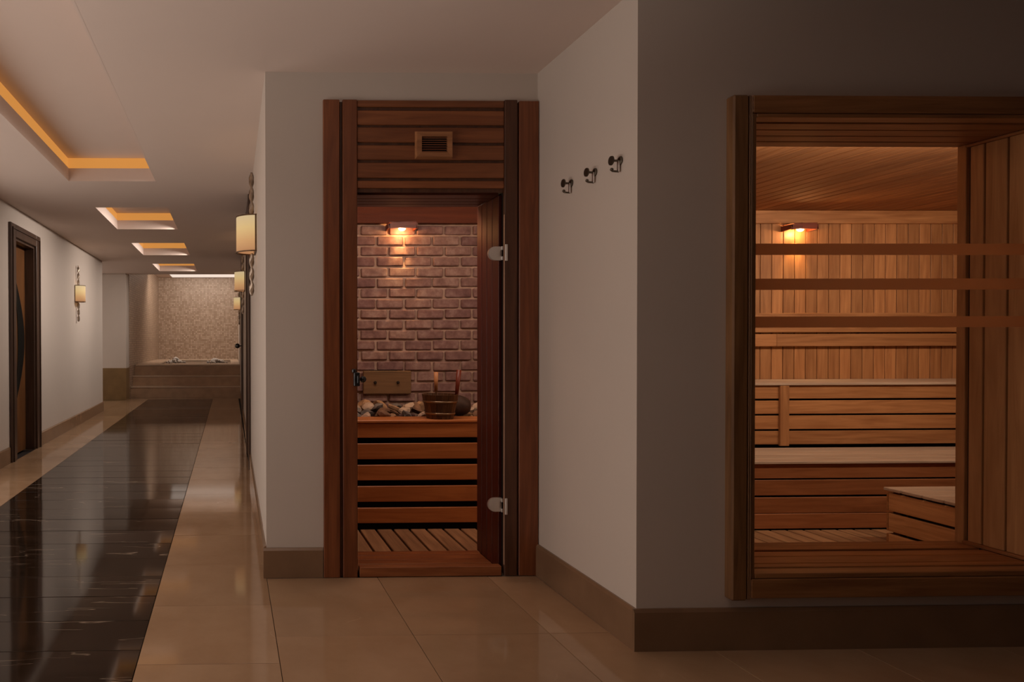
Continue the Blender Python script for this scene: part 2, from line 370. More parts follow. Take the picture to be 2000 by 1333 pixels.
# front wall holds the sauna door; window wall holds the sauna window
wall_front = wall_openings('wall_front', 0.186, XS, YF, 3.85, -0.05, HC, 0.655, 1.425, -0.05, 2.03, paint)
wall_window = wall_openings('wall_window', XS, 4.2, YW, 2.98, -0.05, HC, 2.02, 3.275, 0.28, 2.085, paint)
struct(box('wall_side', XS, XS + 0.18, 2.98, 3.85, -0.05, HC, paint))
# corridor right wall, splayed
bm = bmesh.new(); v = []
for yy in (3.851, 19.9):
    for xo in (0, 0.16):
        for z in (-0.05, 3.1 if yy > 14 else 3.1): v.append(bm.verts.new((XR(yy) + xo, yy, z)))
for f in ((0, 1, 3, 2), (4, 6, 7, 5), (0, 4, 5, 1), (2, 3, 7, 6), (0, 2, 6, 4), (1, 5, 7, 3)): bm.faces.new([v[i] for i in f])
struct(obj('wall_right', bm, paint))
# left wall with door opening
bm = bmesh.new(); DL0, DL1 = 7.02, 7.76
add_box(bm, -2.38, -2.2, 2.6, DL0, -0.05, HC); add_box(bm, -2.38, -2.2, DL1, 11.88, -0.05, HC); add_box(bm, -2.38, -2.2, DL0, DL1, 2.28, HC); add_box(bm, -2.38, -2.2, -2.2, -0.2, -0.05, HC)
add_box(bm, -4.2, -2.38, 11.70, 11.88, -0.05, HC)
struct(obj('wall_left', bm, paint))
struct(box('wall_back', -4.2, 4.2, -2.4, -2.2, -0.05, HC, wdkz))  # unseen wall, given a dark finish to cut bounce on the window wall
struct(box('wall_left_outer', -4.4, -4.2, -2.4, 14.2, -0.05, HC, paint))
struct(box('wall_right_outer', 4.2, 4.35, -2.4, YW, -0.05, HC, wdkz))  # unseen too, dark for the same lower bounce light
# column at the end of the left-hand recess, with stone dado
struct(box('wall_column', -4.2, -2.11, 13.95, 14.4, 0.66, HC, paint))
bm = bmesh.new(); add_box(bm, -4.2, -2.103, 13.935, 14.4, -0.05, 0.66, 0.004)
struct(obj('trim_1', bm, dado))
# pool hall
bm = bmesh.new(); v = []
for yy in (14.4, 19.9):
    for xo in (0, -0.16):
        for z in (-0.05, 3.1): v.append(bm.verts.new((XL2(yy) + xo, yy, z)))
for f in ((0, 1, 3, 2), (4, 6, 7, 5), (0, 4, 5, 1), (2, 3, 7, 6), (0, 2, 6, 4), (1, 5, 7, 3)): bm.faces.new([v[i] for i in f])
struct(obj('wall_pool_left', bm, mosa))
struct(box('wall_far', -2.3, 0.5, 19.7, 19.9, -0.05, 3.1, mosa))
pc = struct(box('ceiling_pool', -2.4, 0.6, 14.2, 19.9, 3.03, 3.12, ceilp))
box('light_panel', -1.62, 0.2, 18.5, 19.45, 3.012, 3.028, panelm, pc)
# baseboards
def baseboard(name, pts_fn): ...
def bb_front(x0, x1, y, z=0.155, d=0.016):
    bm = bmesh.new(); prism(bm, [(y, 0.0), (y, z + 0.006), (y - d + 0.008, z + 0.006), (y - d, z - 0.006), (y - d, 0.0)], x0, x1, 'x'); return bm
struct(obj('baseboard_front', bb_front(0.170, 0.476, YF, 0.147), skirt))
struct(obj('baseboard_window', bb_front(XS - 0.016, 4.2, YW, 0.158), skirt))
def bb_side(x, y0, y1, s, z=0.155, d=0.016):
    bm = bmesh.new(); prism(bm, [(x, 0.0), (x, z + 0.006), (x + s * (d - 0.008), z + 0.006), (x + s * d, z - 0.006), (x + s * d, 0.0)], y0, y1, 'y'); return bm
struct(obj('baseboard_side', bb_side(XS, YW + 0.0, YF, -1, 0.158), skirt))
bm = bb_side(-2.2, 2.6, 6.84, 1); struct(obj('baseboard_left', bm, skirt))
struct(obj('baseboard_left_far', bb_side(-2.2, 7.94, 11.88, 1), skirt))
for (a, b) in ((3.493, 6.38), (7.40, 10.6), (11.65, 14.4)):
    bm = bb_side(0, a, b, -1)
    for v in bm.verts: v.co.x += XR(v.co.y)
    struct(obj('baseboard_right', bm, skirt))

# steps and whirlpool platform
st = snode('steps_to_pool', (-1, 14.5, 0))
st.name = 'trim_2'
def at0(o, p):
    o.parent = p; o.matrix_parent_inverse = Matrix.Translation(p.location).inverted(); return o
def lower(n, m, p, *b, bev=0.0): return at0(box(n, *b, m, None, bev), p)
lower('step_riser', stepst, st, XL2(14.5) + 0.003, XR(14.5) - 0.003, 14.5, 14.8, -0.02, 0.215)
lower('step_tread', coping, st, XL2(14.5) + 0.003, XR(14.5) - 0.003, 14.49, 14.8, 0.217, 0.241, bev=0.003)
lower('step_riser', stepst, st, XL2(14.8) + 0.003, XR(14.8) - 0.003, 14.80, 15.1, -0.02, 0.43)
lower('step_tread', coping, st, XL2(14.8) + 0.003, XR(14.8) - 0.003, 14.79, 15.1, 0.432, 0.456, bev=0.003)
lower('step_riser', stepst, st, XL2(15.1) + 0.003, XR(15.1) - 0.003, 15.10, 15.4, -0.02, 0.655)
pl = snode('pool_surround', (-1, 15.1, 0)); pl.name = 'trim_3'
PX0, PX1, PY0, PY1 = -1.66, 0.02, 15.85, 18.9
for b in ((XL2(15.4) + 0.02, XR(15) - 0.004, 15.09, PY0), (XL2(15.4) + 0.02, XR(15) - 0.004, PY1, 19.69), (XL2(15.4) + 0.02, PX0, PY0 + 0.002, PY1 - 0.002), (PX1, XR(15) - 0.004, PY0 + 0.002, PY1 - 0.002)):
    lower('pool_coping', coping, pl, *b, 0.657, 0.685, bev=0.003)
wt = tag(box('pool_water', PX0 + 0.004, PX1 - 0.004, PY0 + 0.004, PY1 - 0.004, 0.50, 0.655, waterm), 'dark water of the whirlpool tub at the far end of the corridor', 'water'); wt['kind'] = 'stuff'
for k, (fx, fy, fr) in enumerate(((-1.33, 16.9, 0.26), (-0.34, 16.7, 0.30))):
    bm = bmesh.new()
    for i in range(60):
        a = random.uniform(0, 6.28); r = fr * random.random() ** 0.7; s = random.uniform(0.02, 0.055) * (1.35 - r / fr)
        bmesh.ops.create_icosphere(bm, subdivisions=1, radius=s, matrix=Matrix.Translation((fx + r * math.cos(a), fy + r * 1.2 * math.sin(a), 0.657 + s * 0.95 + (1 - r / fr) * random.uniform(0, 0.05))))
    o = tag(obj('water_foam', bm, foamm, None, True), ('white foam bubbling up in the left part of the whirlpool', 'white foam bubbling up in the right part of the whirlpool')[k], 'foam', 'foam in the whirlpool'); o['kind'] = 'stuff'

# ------------------------------------------------------------------ corridor doors
d1 = snode('door_1', (-2.2, 7.4, 0))
lower('door_casing', wcase, d1, -2.2, -2.172, 6.86, DL0, 0, 2.41, bev=0.004)
lower('door_casing', wcase, d1, -2.2, -2.172, DL1, 7.92, 0, 2.41, bev=0.004)
lower('door_casing', wcase, d1, -2.2, -2.172, DL0 + 0.001, DL1 - 0.001, 2.28, 2.41, bev=0.004)
lower('casing_moulding', wcase, d1, -2.172, -2.160, 6.90, 6.915, 0, 2.37); lower('casing_moulding', wcase, d1, -2.172, -2.160, 7.865, 7.88, 0, 2.37)
lower('casing_moulding', wcase, d1, -2.172, -2.160, 6.916, 7.864, 2.355, 2.37)
lower('door_jamb', wcase, d1, -2.33, -2.2, DL1 - 0.025, DL1 - 0.001, 0, 2.279); lower('door_jamb', wcase, d1, -2.33, -2.2, DL0 + 0.001, DL0 + 0.025, 0, 2.279); lower('door_jamb', wcase, d1, -2.33, -2.2, DL0 + 0.026, DL1 - 0.026, 2.255, 2.279)
leaf = lower('door_leaf', wdoor, d1, -2.34, -2.30, DL0 + 0.027, DL1 - 0.027, 0.004, 2.253)
bm = bmesh.new(); pts = []
za, zb = 0.50, 1.95; n = 20
for i in range(n + 1):
    t = i / n; pts.append((7.33 + 0.36 * math.sin(math.pi * t) * (1 - 0.0 * t), za + (zb - za) * t))
for i in range(n - 1, 0, -1):
    t = i / n; pts.append((7.33 + 0.13 * math.sin(math.pi * t), za + (zb - za) * t))
prism(bm, [(u, v) for u, v in pts], -2.2995, -2.293, 'x'); at0(obj('crescent_glass', bm, inlay), leaf).parent = leaf
# two doors seen edge-on in the right wall
def edge_door(n, y0, y1, knob):
    d = snode(n, (XR(y0), y0, 0)); x = XR(y0)
    lower('door_casing', wcase, d, x - 0.022, x - 0.001, y0, y0 + 0.12, 0, HC - 0.002, bev=0.003)
    x = XR(y1); lower('door_casing', wcase, d, x - 0.026, x - 0.001, y1 - 0.12, y1, 0, HC - 0.002, bev=0.003)
    lower('door_casing', wcase, d, XR(y0) - 0.020, XR(y0) - 0.001, y0 + 0.121, y1 - 0.121, 2.42, HC - 0.002, bev=0.003)
    lf = lower('door_leaf', wdoor, d, x - 0.010, x - 0.002, y0 + 0.122, y1 - 0.122, 0.004, 2.418)
    if knob:
        bm = bmesh.new(); ky = y0 + 0.22; tube(bm, (x - 0.012, ky, 1.13), (x - 0.07, ky, 1.13), 0.010); tube(bm, (x - 0.012, ky, 1.13), (x - 0.018, ky, 1.13), 0.03)
        bmesh.ops.create_uvsphere(bm, u_segments=16, v_segments=10, radius=0.04, matrix=Matrix.Translation((x - 0.095, ky, 1.13)))
        k = obj('door_knob', bm, latchm, None, True); at0(k, d); k.parent = lf
edge_door('door_2', 6.39, 7.39, False); edge_door('door_3', 10.62, 11.62, True)

# ------------------------------------------------------------------ wall sconces
def make_sconce(label, loc, flip):
    t = thing('wall_sconce', label, 'lamp', (0, 0, 0), 'half-drum wall sconces along the corridor')
    hh, dp, wd, n = 0.125, 0.14, 0.125, 20
    def arc(k=1.0, off=0.0): return [(-(dp * k * math.sin(math.pi * i / n)) + off, wd * k * math.cos(math.pi * i / n)) for i in range(n + 1)]
    bm = bmesh.new(); A = arc()
    lo = [bm.verts.new((x, y_, -hh)) for x, y_ in A]; hi = [bm.verts.new((x, y_, hh)) for x, y_ in A]
    for i in range(n): bm.faces.new((lo[i], lo[i + 1], hi[i + 1], hi[i]))
    sh = obj('lamp_shade', bm, linen, t, True)
    sol = sh.modifiers.new('s', 'SOLIDIFY'); sol.thickness = 0.003
    for z in (-hh, hh):
        bm = bmesh.new(); A = arc(1.03); B = arc(0.95)
        for z0, z1 in ((z - 0.004, z + 0.004),):
            vs = [[bm.verts.new((x, y_, zz)) for x, y_ in P] for P in (A, B) for zz in (z0, z1)]
            for i in range(n):
                bm.faces.new((vs[0][i], vs[0][i + 1], vs[1][i + 1], vs[1][i])); bm.faces.new((vs[2][i], vs[3][i], vs[3][i + 1], vs[2][i + 1]))
                bm.faces.new((vs[1][i], vs[1][i + 1], vs[3][i + 1], vs[3][i])); bm.faces.new((vs[0][i], vs[2][i], vs[2][i + 1], vs[0][i + 1]))
        obj('shade_rim', bm, bronze, sh)
    bm = bmesh.new(); add_box(bm, -0.012, -0.001, -0.13, 0.13, -hh - 0.004, hh + 0.004, 0.002); obj('back_plate', bm, bronze, t)
    for z0, z1 in ((hh + 0.006, 0.44), (-0.43, -hh - 0.006)):
        bm = bmesh.new(); m = 40; prev = None
        for i in range(m + 1):
            u = i / m; z = z0 + (z1 - z0) * u; a = u * math.pi * 3.0; wx, wt_ = 0.019, 0.007
            ring = []
            for sx, sy in ((1, 1), (-1, 1), (-1, -1), (1, -1)):
                px, py = sx * wx, sy * wt_
                ring.append(bm.verts.new((-0.032 + px * math.sin(a) * 0.9 + py * math.cos(a), px * math.cos(a) - py * math.sin(a), z)))
            if prev:
                for k in range(4): bm.faces.new((prev[k], prev[(k + 1) % 4], ring[(k + 1) % 4], ring[k]))
            else: bm.faces.new(ring)
            prev = ring
        bm.faces.new(prev[::-1]); obj('twisted_bar', bm, silver, t, True)
    return t
def lamp_inside(p, sx, pw):
    l = bpy.data.lights.new('sconce_bulb', 'POINT'); l.energy = pw; l.color = (1.0, 0.62, 0.32); l.shadow_soft_size = 0.025
    o = bpy.data.objects.new('sconce_bulb', l); C.objects.link(o); o.location = (p[0] - 0.065 * sx, p[1], p[2])
s0 = make_sconce('lit cream half-drum wall sconce nearest the sauna door corner, largest in view', None, 1)
def dup(root, label=None):
    r = root.copy(); C.objects.link(r)
    if label: r['label'] = label
    for ch in list(root.children):
        c = ch.copy(); C.objects.link(c); c.parent = r
        for g in ch.children: d = g.copy(); C.objects.link(d); d.parent = c
    return r
scs = [(s0, 4.86, 1.968, 1), (dup(s0, 'lit cream half-drum wall sconce in the middle of the three on the right wall'), 9.05, 1.998, 1),
       (dup(s0, 'small lit cream wall sconce farthest down the right wall, near the pool'), 13.95, 1.968, 1), (dup(s0, 'lit cream wall sconce on twisted metal bars on the left wall'), 9.87, 1.893, -1)]
for o, yy, zz, s in scs:
    if s > 0: o.location = (XR(yy) - 0.001, yy, zz)
    else: o.location = (-2.199, yy, zz); o.rotation_euler = (0, 0, math.pi); o.scale = (0.92, 0.92, 0.92)
    lamp_inside(o.location, s, 0.5)

# ------------------------------------------------------------------ sauna door
d4 = snode('door_4', (1.03, YF, 0))
YC = 3.470
def ub(name, x0, x1, z0, z1, m, y0=YC, y1=YF - 0.0005, bev=0.003, p=None): return lower(name, m, p or d4, x0, x1, y0, y1, z0, z1, bev=bev)
ub('casing_board', 0.480, 0.563, 0.001, 2.444, wdz); ub('casing_board', 0.579, 0.653, 0.001, 2.444, wdz)
ub('casing_back_strip', 0.5635, 0.5785, 0.001, 2.436, wdkz, 3.482)
ub('casing_board', 1.411, 1.476, 0.001, 2.446, wdkz); ub('casing_board', 1.486, 1.587, 0.001, 2.441, wdz)
ub('casing_back_strip', 1.4765, 1.4855, 0.001, 2.436, wdkz, 3.482)
HB = [(2.443, 2.409), (2.391, 2.318), (2.305, 2.229), (2.214, 2.140), (2.125, 2.048), (2.033, 1.996)]
for a, b in HB: ub('header_board', 0.6535, 1.4105, b, a, wdx, 3.476)
ub('header_backing', 0.6535, 1.4105, 1.976, 2.443, wdkz, 3.4865, bev=0)
# reveal lining: grooved planks running round the jamb
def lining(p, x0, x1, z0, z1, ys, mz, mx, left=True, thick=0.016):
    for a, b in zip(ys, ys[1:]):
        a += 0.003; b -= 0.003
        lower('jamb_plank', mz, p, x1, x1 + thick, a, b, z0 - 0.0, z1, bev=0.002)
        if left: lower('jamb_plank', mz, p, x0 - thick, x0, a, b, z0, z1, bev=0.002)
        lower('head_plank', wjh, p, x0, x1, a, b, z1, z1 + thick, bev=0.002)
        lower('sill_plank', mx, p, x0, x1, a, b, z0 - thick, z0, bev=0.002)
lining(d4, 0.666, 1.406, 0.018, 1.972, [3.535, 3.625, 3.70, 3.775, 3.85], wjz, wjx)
bm = bmesh.new(); add_box(bm, 0.655, 1.424, 3.54, 3.85, -0.04, 0.0015); add_box(bm, 1.4225, 1.4245, 3.5, 3.85, 0.0, 1.985); add_box(bm, 0.6555, 0.6575, 3.5, 3.85, 0, 1.98)
at0(obj('jamb_backing', bm, dark), d4)
ub('threshold', 0.664, 1.398, 0.001, 0.052, wjx, 3.474, 3.515)
leafd = ub('glass_leaf', 0.668, 1.400, 0.060, 1.968, doorglass, 3.518, 3.526, 0)
ub('edge_highlight', 1.4086, 1.4108, 0.06, 1.86, highlightm, 3.470, 3.478, 0)  # pale sliver standing in for the highlight along the casing edge
def hinge(zc, p):
    r = 0.036
    bm = bmesh.new(); pts = [(1.410, zc - r), (1.410, zc + r)]
    for i in range(0, 13):
        a = math.pi / 2 + math.pi * i / 12; pts.append((1.374 + 0.036 * math.cos(a), zc + r * math.sin(a)))
    prism(bm, pts[::-1], 3.500, 3.5175); bmesh.ops.bevel(bm, geom=[e for e in bm.edges if all(abs(v.co.y - 3.5) < 1e-5 for v in e.verts)], offset=0.003, segments=2, affect='EDGES')
    h = obj('hinge', bm, chrome); at0(h, d4); h.parent = p
    bm = bmesh.new(); add_box(bm, 1.4115, 1.4235, 3.462, 3.4695, zc - 0.042, zc + 0.042, 0.001)
    for s in (-1, 1): tube(bm, (1.408, 3.492, zc + s * 0.026 - 0.009), (1.408, 3.492, zc + s * 0.026 + 0.009), 0.006)
    h2 = obj('hinge_bracket', bm, chrome); at0(h2, d4)
hinge(1.665, leafd); hinge(0.362, leafd)
bm = bmesh.new(); add_box(bm, 0.630, 0.660, 3.440, 3.4695, 0.985, 1.055, 0.003); add_box(bm, 0.622, 0.642, 3.444, 3.4695, 1.052, 1.072, 0.004); add_box(bm, 0.646, 0.654, 3.432, 3.441, 1.000, 1.040, 0.002)
lt = at0(obj('latch_case', bm, latchm), d4)
bm = bmesh.new(); tube(bm, (0.684, 3.486, 1.018), (0.684, 3.517, 1.018), 0.008); tube(bm, (0.684, 3.478, 1.018), (0.684, 3.488, 1.018), 0.016)
kn = at0(obj('latch_knob', bm, latchm, None, True), d4); kn.parent = leafd
# wooden vent grille
vg = thing('vent_grille', 'small square wooden vent grille with slats on the boards above the sauna door', 'vent', (1.044, 3.475, 2.212))
VX0, VX1, VZ0, VZ1 = 0.949, 1.141, 2.143, 2.283
f_ = 0.030; yv0, yv1 = 3.452, 3.4752
def mitre(pts, nm):
    bm = bmesh.new(); a = [bm.verts.new((x, yv1, z)) for x, z in pts]
    cxx, czz = (VX0 + VX1) / 2, (VZ0 + VZ1) / 2
    b = [bm.verts.new((x + (0.006 if x < cxx else -0.006), yv0, z + (0.006 if z < czz else -0.006))) if i < 2 else bm.verts.new((x, yv0, z)) for i, (x, z) in enumerate(pts)]
    bm.faces.new(a); bm.faces.new(b[::-1])
    for i in range(4): bm.faces.new((a[i], b[i], b[(i + 1) % 4], a[(i + 1) % 4]))
    return at0(obj(nm, bm, wvent), vg)
ix0, ix1, iz0, iz1 = VX0 + f_, VX1 - f_, VZ0 + f_, VZ1 - f_
mitre([(VX0, VZ0), (VX0, VZ1), (ix0, iz1), (ix0, iz0)], 'frame_side'); mitre([(VX1, VZ1), (VX1, VZ0), (ix1, iz0), (ix1, iz1)], 'frame_side')
mitre([(VX0, VZ1), (VX1, VZ1), (ix1, iz1), (ix0, iz1)], 'frame_side'); mitre([(VX1, VZ0), (VX0, VZ0), (ix0, iz0), (ix1, iz0)], 'frame_side')
lower('vent_back', dark, vg, ix0, ix1, 3.471, 3.4752, iz0, iz1)
for i in range(7):
    z = iz0 + (iz1 - iz0) * (i + 0.5) / 7; bm = bmesh.new(); prism(bm, [(3.458, z - 0.003), (3.458, z + 0.0005), (3.470, z + 0.004), (3.470, z + 0.0005)], ix0, ix1, 'x'); at0(obj('slat', bm, wdx), vg)

# ------------------------------------------------------------------ coat hooks on the side wall
def hook():
    t = thing('coat_hook', '', 'hook')
    bm = bmesh.new(); tube(bm, (-0.0005, 0, 0.010), (-0.005, 0, 0.010), 0.018, 0.017, 24); tube(bm, (-0.005, 0, 0.010), (-0.008, 0, 0.010), 0.017, 0.012, 24); obj('wall_rosette', bm, hookm, t)
    bm = bmesh.new(); tube(bm, (-0.008, 0, 0.010), (-0.036, 0, 0.010), 0.0045, 0.0055); obj('stem', bm, hookm, t)
    bm = bmesh.new(); tube(bm, (-0.036, 0, 0.010), (-0.041, 0, 0.010), 0.019, 0.0185, 24); obj('front_disc', bm, hookm, t)
    bm = bmesh.new(); add_box(bm, -0.012, -0.006, -0.007, 0.007, -0.036, 0.010, 0.0015); obj('hook_plate', bm, chrome, t)
    bm = bmesh.new(); tube(bm, (-0.008, 0, -0.034), (-0.034, 0, -0.032), 0.004); tube(bm, (-0.033, 0, -0.032), (-0.036, 0, -0.026), 0.0045)
    bmesh.ops.create_uvsphere(bm, u_segments=12, v_segments=8, radius=0.007, matrix=Matrix.Translation((-0.036, 0, -0.026))); obj('lower_arm', bm, hookm, t, True)
    return t
h0 = hook(); tag(h0, 'small dark metal coat hook closest to the wooden door casing, leftmost of three', 'hook', 'metal coat hooks on the pale side wall')
h0.location = (XS, 3.143, 1.935)
for yy, lb in ((2.937, 'small dark metal coat hook in the middle of the row of three'), (2.745, 'small dark metal coat hook closest to the dark window wall, rightmost of three')):
    h = dup(h0, lb); h.location = (XS, yy, 1.935)

# ------------------------------------------------------------------ sauna window
w1 = snode('window_1', (2.6, YW, 0.3)); YQ = 2.585
def wb(name, x0, x1, z0, z1, m, y0=YQ, y1=YW - 0.0005, bev=0.003): return lower(name, m, w1, x0, x1, y0, y1, z0, z1, bev=bev)
wb('casing_board', 1.937, 1.9985, 0.205, 2.158, wwz, bev=0.006)
wb('casing_moulding', 2.0, 2.005, 0.209, 2.156, wwz); wb('casing_moulding', 2.0065, 2.0125, 0.209, 2.156, wwz)
wb('casing_board', 2.0135, 4.15, 2.0895, 2.156, wwx); wb('casing_board', 2.0135, 4.15, 0.214, 0.2885, wwx)
wb('inner_strip', 2.015, 2.031, 0.2895, 2.0885, wwz, 2.590, 2.652); wb('inner_strip', 2.0315, 3.27, 2.073, 2.0885, wwx, 2.590, 2.652); wb('inner_strip', 2.0315, 3.27, 0.2895, 0.309, wwx, 2.590, 2.652)
wb('inner_strip', 3.252, 3.27, 0.310, 2.0725, wwz, 2.590, 2.652)
pane = wb('glass_pane', 2.0315, 3.2515, 0.3095, 2.0725, winglass, 2.656, 2.662, 0)
for z0, z1 in ((1.551, 1.596), (1.413, 1.4575), (1.2635, 1.3075)):
    s = at0(box('frosted_stripe', 2.032, 3.251, 2.6552, 2.6558, z0, z1, filmm), w1); s.parent = pane
X1 = 3.25
for a, b in ((2.664, 2.780), (2.788, 2.869), (2.877, 2.930)): lower('reveal_plank', wrev, w1, X1, X1 + 0.014, a, b, 0.325, 2.058, bev=0.002)
lower('reveal_post', wrev, w1, X1 - 0.0, X1 + 0.02, 2.946, 2.984, 0.30, 2.085, bev=0.002)
lower('reveal_trim', wcy, w1, X1 - 0.012, X1 + 0.014, 2.664, 2.944, 0.3105, 0.324, bev=0.002); lower('reveal_trim', wcy, w1, X1 - 0.010, X1 + 0.014, 2.664, 2.944, 2.059, 2.070, bev=0.002)
for a, b in ((2.664, 2.703), (2.707, 2.789), (2.793, 2.855)): lower('sill_plank', wcx, w1, 2.02, X1 - 0.013, a, b, 0.294, 0.310, bev=0.002)
lower('sill_lip', wcx, w1, 2.02, X1 - 0.003, 2.878, 2.935, 0.294, 0.3105, bev=0.003); lower('sill_lip', wcx, w1, 2.02, X1 - 0.003, 2.936, 2.99, 0.284, 0.309, bev=0.003)
for a, b in ((2.664, 2.74), (2.746, 2.822), (2.828, 2.904), (2.910, 2.984)): lower('head_plank', wwx, w1, 2.02, X1, a, b, 2.0715, 2.0845, bev=0.003)
for a, b in ((2.664, 2.74), (2.744, 2.822), (2.826, 2.90), (2.91, 2.984)): lower('reveal_plank', wcz, w1, 2.006, 2.0195, a, b, 0.31, 2.07, bev=0.002)
bm = bmesh.new(); add_box(bm, 3.266, 3.274, 2.664, 2.98, 0.29, 2.084); add_box(bm, 2.021, 3.27, 2.664, 2.98, 0.281, 0.2835); at0(obj('reveal_backing', bm, dark), w1)

# ------------------------------------------------------------------ sauna room shell
SXR = 5.95; SYB = 5.24; SZ = 2.215
sf = struct(box('floor_sauna', 0.35, 6.1, 2.99, 5.45, -0.12, -0.07, dark))
x = 0.62; mesh_cache = {}
while x < 4.6:
    if x < 1.62: a = 3.862; b = 4.36
    else: a = 3.0; b = 4.26
    bm = bmesh.new(); add_box(bm, x, x + 0.094, a, b, -0.028, 0.0, 0.003); obj('floor_slat', bm, wfl, sf); x += 0.1085
bm = bmesh.new()
for yy in (3.2, 3.6, 4.0): add_box(bm, 1.66, 4.5, yy, yy + 0.05, -0.069, -0.029)
obj('floor_bearer', bm, wdkz, sf)
wsb = struct(box('wall_sauna_back', 2.05, SXR, SYB, 5.4, -0.07, 2.6, dark))
x = 2.35 ; x = 4.2215 - 0.0903 * 14
while x < SXR - 0.02:
    zt = 2.122; bm = bmesh.new(); add_box(bm, x + 0.0025, x + 0.0878, SYB - 0.014, SYB - 0.001, 0.5, zt, 0.002); obj('wall_board', bm, wcz, wsb); x += 0.0903
box('cornice_board', 2.1, SXR, SYB - 0.04, SYB - 0.0145, 2.113, 2.214, wcx, wsb, 0.003)
sceil = struct(box('ceiling_sauna', 1.78, SXR + 0.1, 2.99, 5.4, 2.24, 2.3, dark))
box('ceiling_deck', 0.4, 1.779, 3.86, 5.4, 2.24, 2.3, dark, sceil)
x = 0.5
while x < SXR:
    bm = bmesh.new(); add_box(bm, x + 0.003, x + 0.097, 3.0 if x > 1.75 else 3.86, 5.22, 2.2155, 2.2295, 0.0065); obj('ceiling_board', bm, wcy, sceil); x += 0.1
struct(box('wall_sauna_right', SXR, SXR + 0.12, 2.98, 5.4, -0.07, 2.4, wcz))
struct(box('wall_sauna_left', 0.36, 0.5, 3.855, 5.4, -0.07, 2.4, wcz))
bm = bmesh.new(); add_box(bm, 4.2, SXR, 2.9, 2.98, -0.07, 2.4); struct(obj('wall_sauna_front', bm, wcz))
struct(box('wall_sauna_divider', 2.2, 2.32, 4.7, 5.22, -0.07, 2.2145, wcz))

# brick wall behind the heater
YB = 5.05
bw = struct(box('wall_brick', 0.5, 2.2, YB, 5.22, -0.06, 2.2145, mortar))
cz = 0.0768; z = 2.118 - 21 * cz; row = 0
zrow = 0
BX = 0.2095
for r in range(22):
    z0 = 1.992 - 0.0775 * (r - 1)        # top of course r
    off = 1.176 if r % 2 == 0 else 1.085
    if r == 0: off = 1.176
    k = -3
    while True:
        x0 = off + BX * (k - 1) + 0.009; x1 = off + BX * k - 0.007; k += 1
        if x0 < 0.66: continue
        if x1 > 2.1: break
        zt = z0 - 0.006; zb_ = z0 - 0.0775 + 0.007
        bm = bmesh.new(); jx, jz = random.uniform(-.003, .003), random.uniform(-.002, .002); pr = random.uniform(0.014, 0.023)
        add_box(bm, x0 + jx, x1 + jx, YB - pr, YB + 0.02, zb_ + jz, zt + jz, 0.007)
        for v in bm.verts: v.co += Vector((random.uniform(-1, 1) * .0018, random.uniform(-1, 1) * .0015, random.uniform(-1, 1) * .0018))
        obj('brick', bm, brickm, bw)
tb = struct(box('trim_4', 0.52, 2.15, YB - 0.06, YB - 0.020, 2.078, 2.2145, wbeam))

# plaque with two pegs
pq = thing('wooden_plaque', 'dark oblong wooden board with two pegs, mounted low on the brick wall', 'plaque', (1.16, YB - 0.02, 0.905))
lower('board', wplq, pq, 0.985, 1.340, YB - 0.045, YB - 0.021, 0.819, 0.990, bev=0.004)
for px in (1.073, 1.242):
    bm = bmesh.new(); tube(bm, (px, YB - 0.045, 0.905), (px, YB - 0.062, 0.905), 0.012, 0.008); at0(obj('peg', bm, dark), pq)
bm = bmesh.new(); add_box(bm, 1.03, 1.24, YB - 0.036, YB - 0.021, 0.9905, 0.996); at0(obj('plaque_shadow', bm, dark), pq)  # dark sliver drawn as the shadow line above the plaque

# heater stone box
hb = thing('sauna_heater_box', 'slatted orange wooden guard of the sauna heater, behind the glass door', 'heater guard', (1.3, 4.5, 0))
for a, b in ((0.683, 0.588), (0.551, 0.450), (0.412, 0.313), (0.275, 0.174), (0.135, 0.036)): lower('front_slat', whx, hb, 0.56, 2.04, 4.372, 4.394, b, a, bev=0.003)
lower('rim_board', whx, hb, 0.56, 2.04, 4.362, 4.575, 0.684, 0.702, bev=0.004)
for xx in (0.56, 1.99): lower('corner_post', wdkz, hb, xx, xx + 0.05, 4.396, 4.44, -0.069, 0.683)
lower('side_panel', whx, hb, 2.018, 2.04, 4.445, 5.02, 0.0, 0.683)
lower('inner_liner', dark, hb, 0.62, 1.98, 4.46, 4.475, -0.069, 0.683); lower('stone_tray', dark, hb, 0.62, 2.01, 4.58, 5.02, 0.60, 0.62)
def rock(r):
    bm = bmesh.new(); bmesh.ops.create_icosphere(bm, subdivisions=2, radius=r)
    nrm = [Vector((random.gauss(0, 1), random.gauss(0, 1), random.gauss(0, 1))).normalized() for _ in range(9)]
    hs = [random.uniform(0.40, 0.72) * r for _ in nrm]
    for v in bm.verts:
        for nn, h in zip(nrm, hs):
            d = v.co.dot(nn) - h
            if d > 0: v.co -= nn * d * 0.95
        v.co.z *= 0.8
    for v in bm.verts: v.co.z *= 0.72
    return bm
rocks = []
for k in range(8):
    o = obj('sauna_stone', rock(0.056), STONES[k % 4]); rocks.append(o)
SL = {'tan_rock': 'rough tan sauna stone in the heap behind the wooden heater rim', 'grey_rock': 'rough dark grey sauna stone in the heap behind the wooden heater rim',
      'pale_rock': 'rough pale sauna stone in the heap behind the wooden heater rim', 'brown_rock': 'rough brown sauna stone in the heap behind the wooden heater rim'}
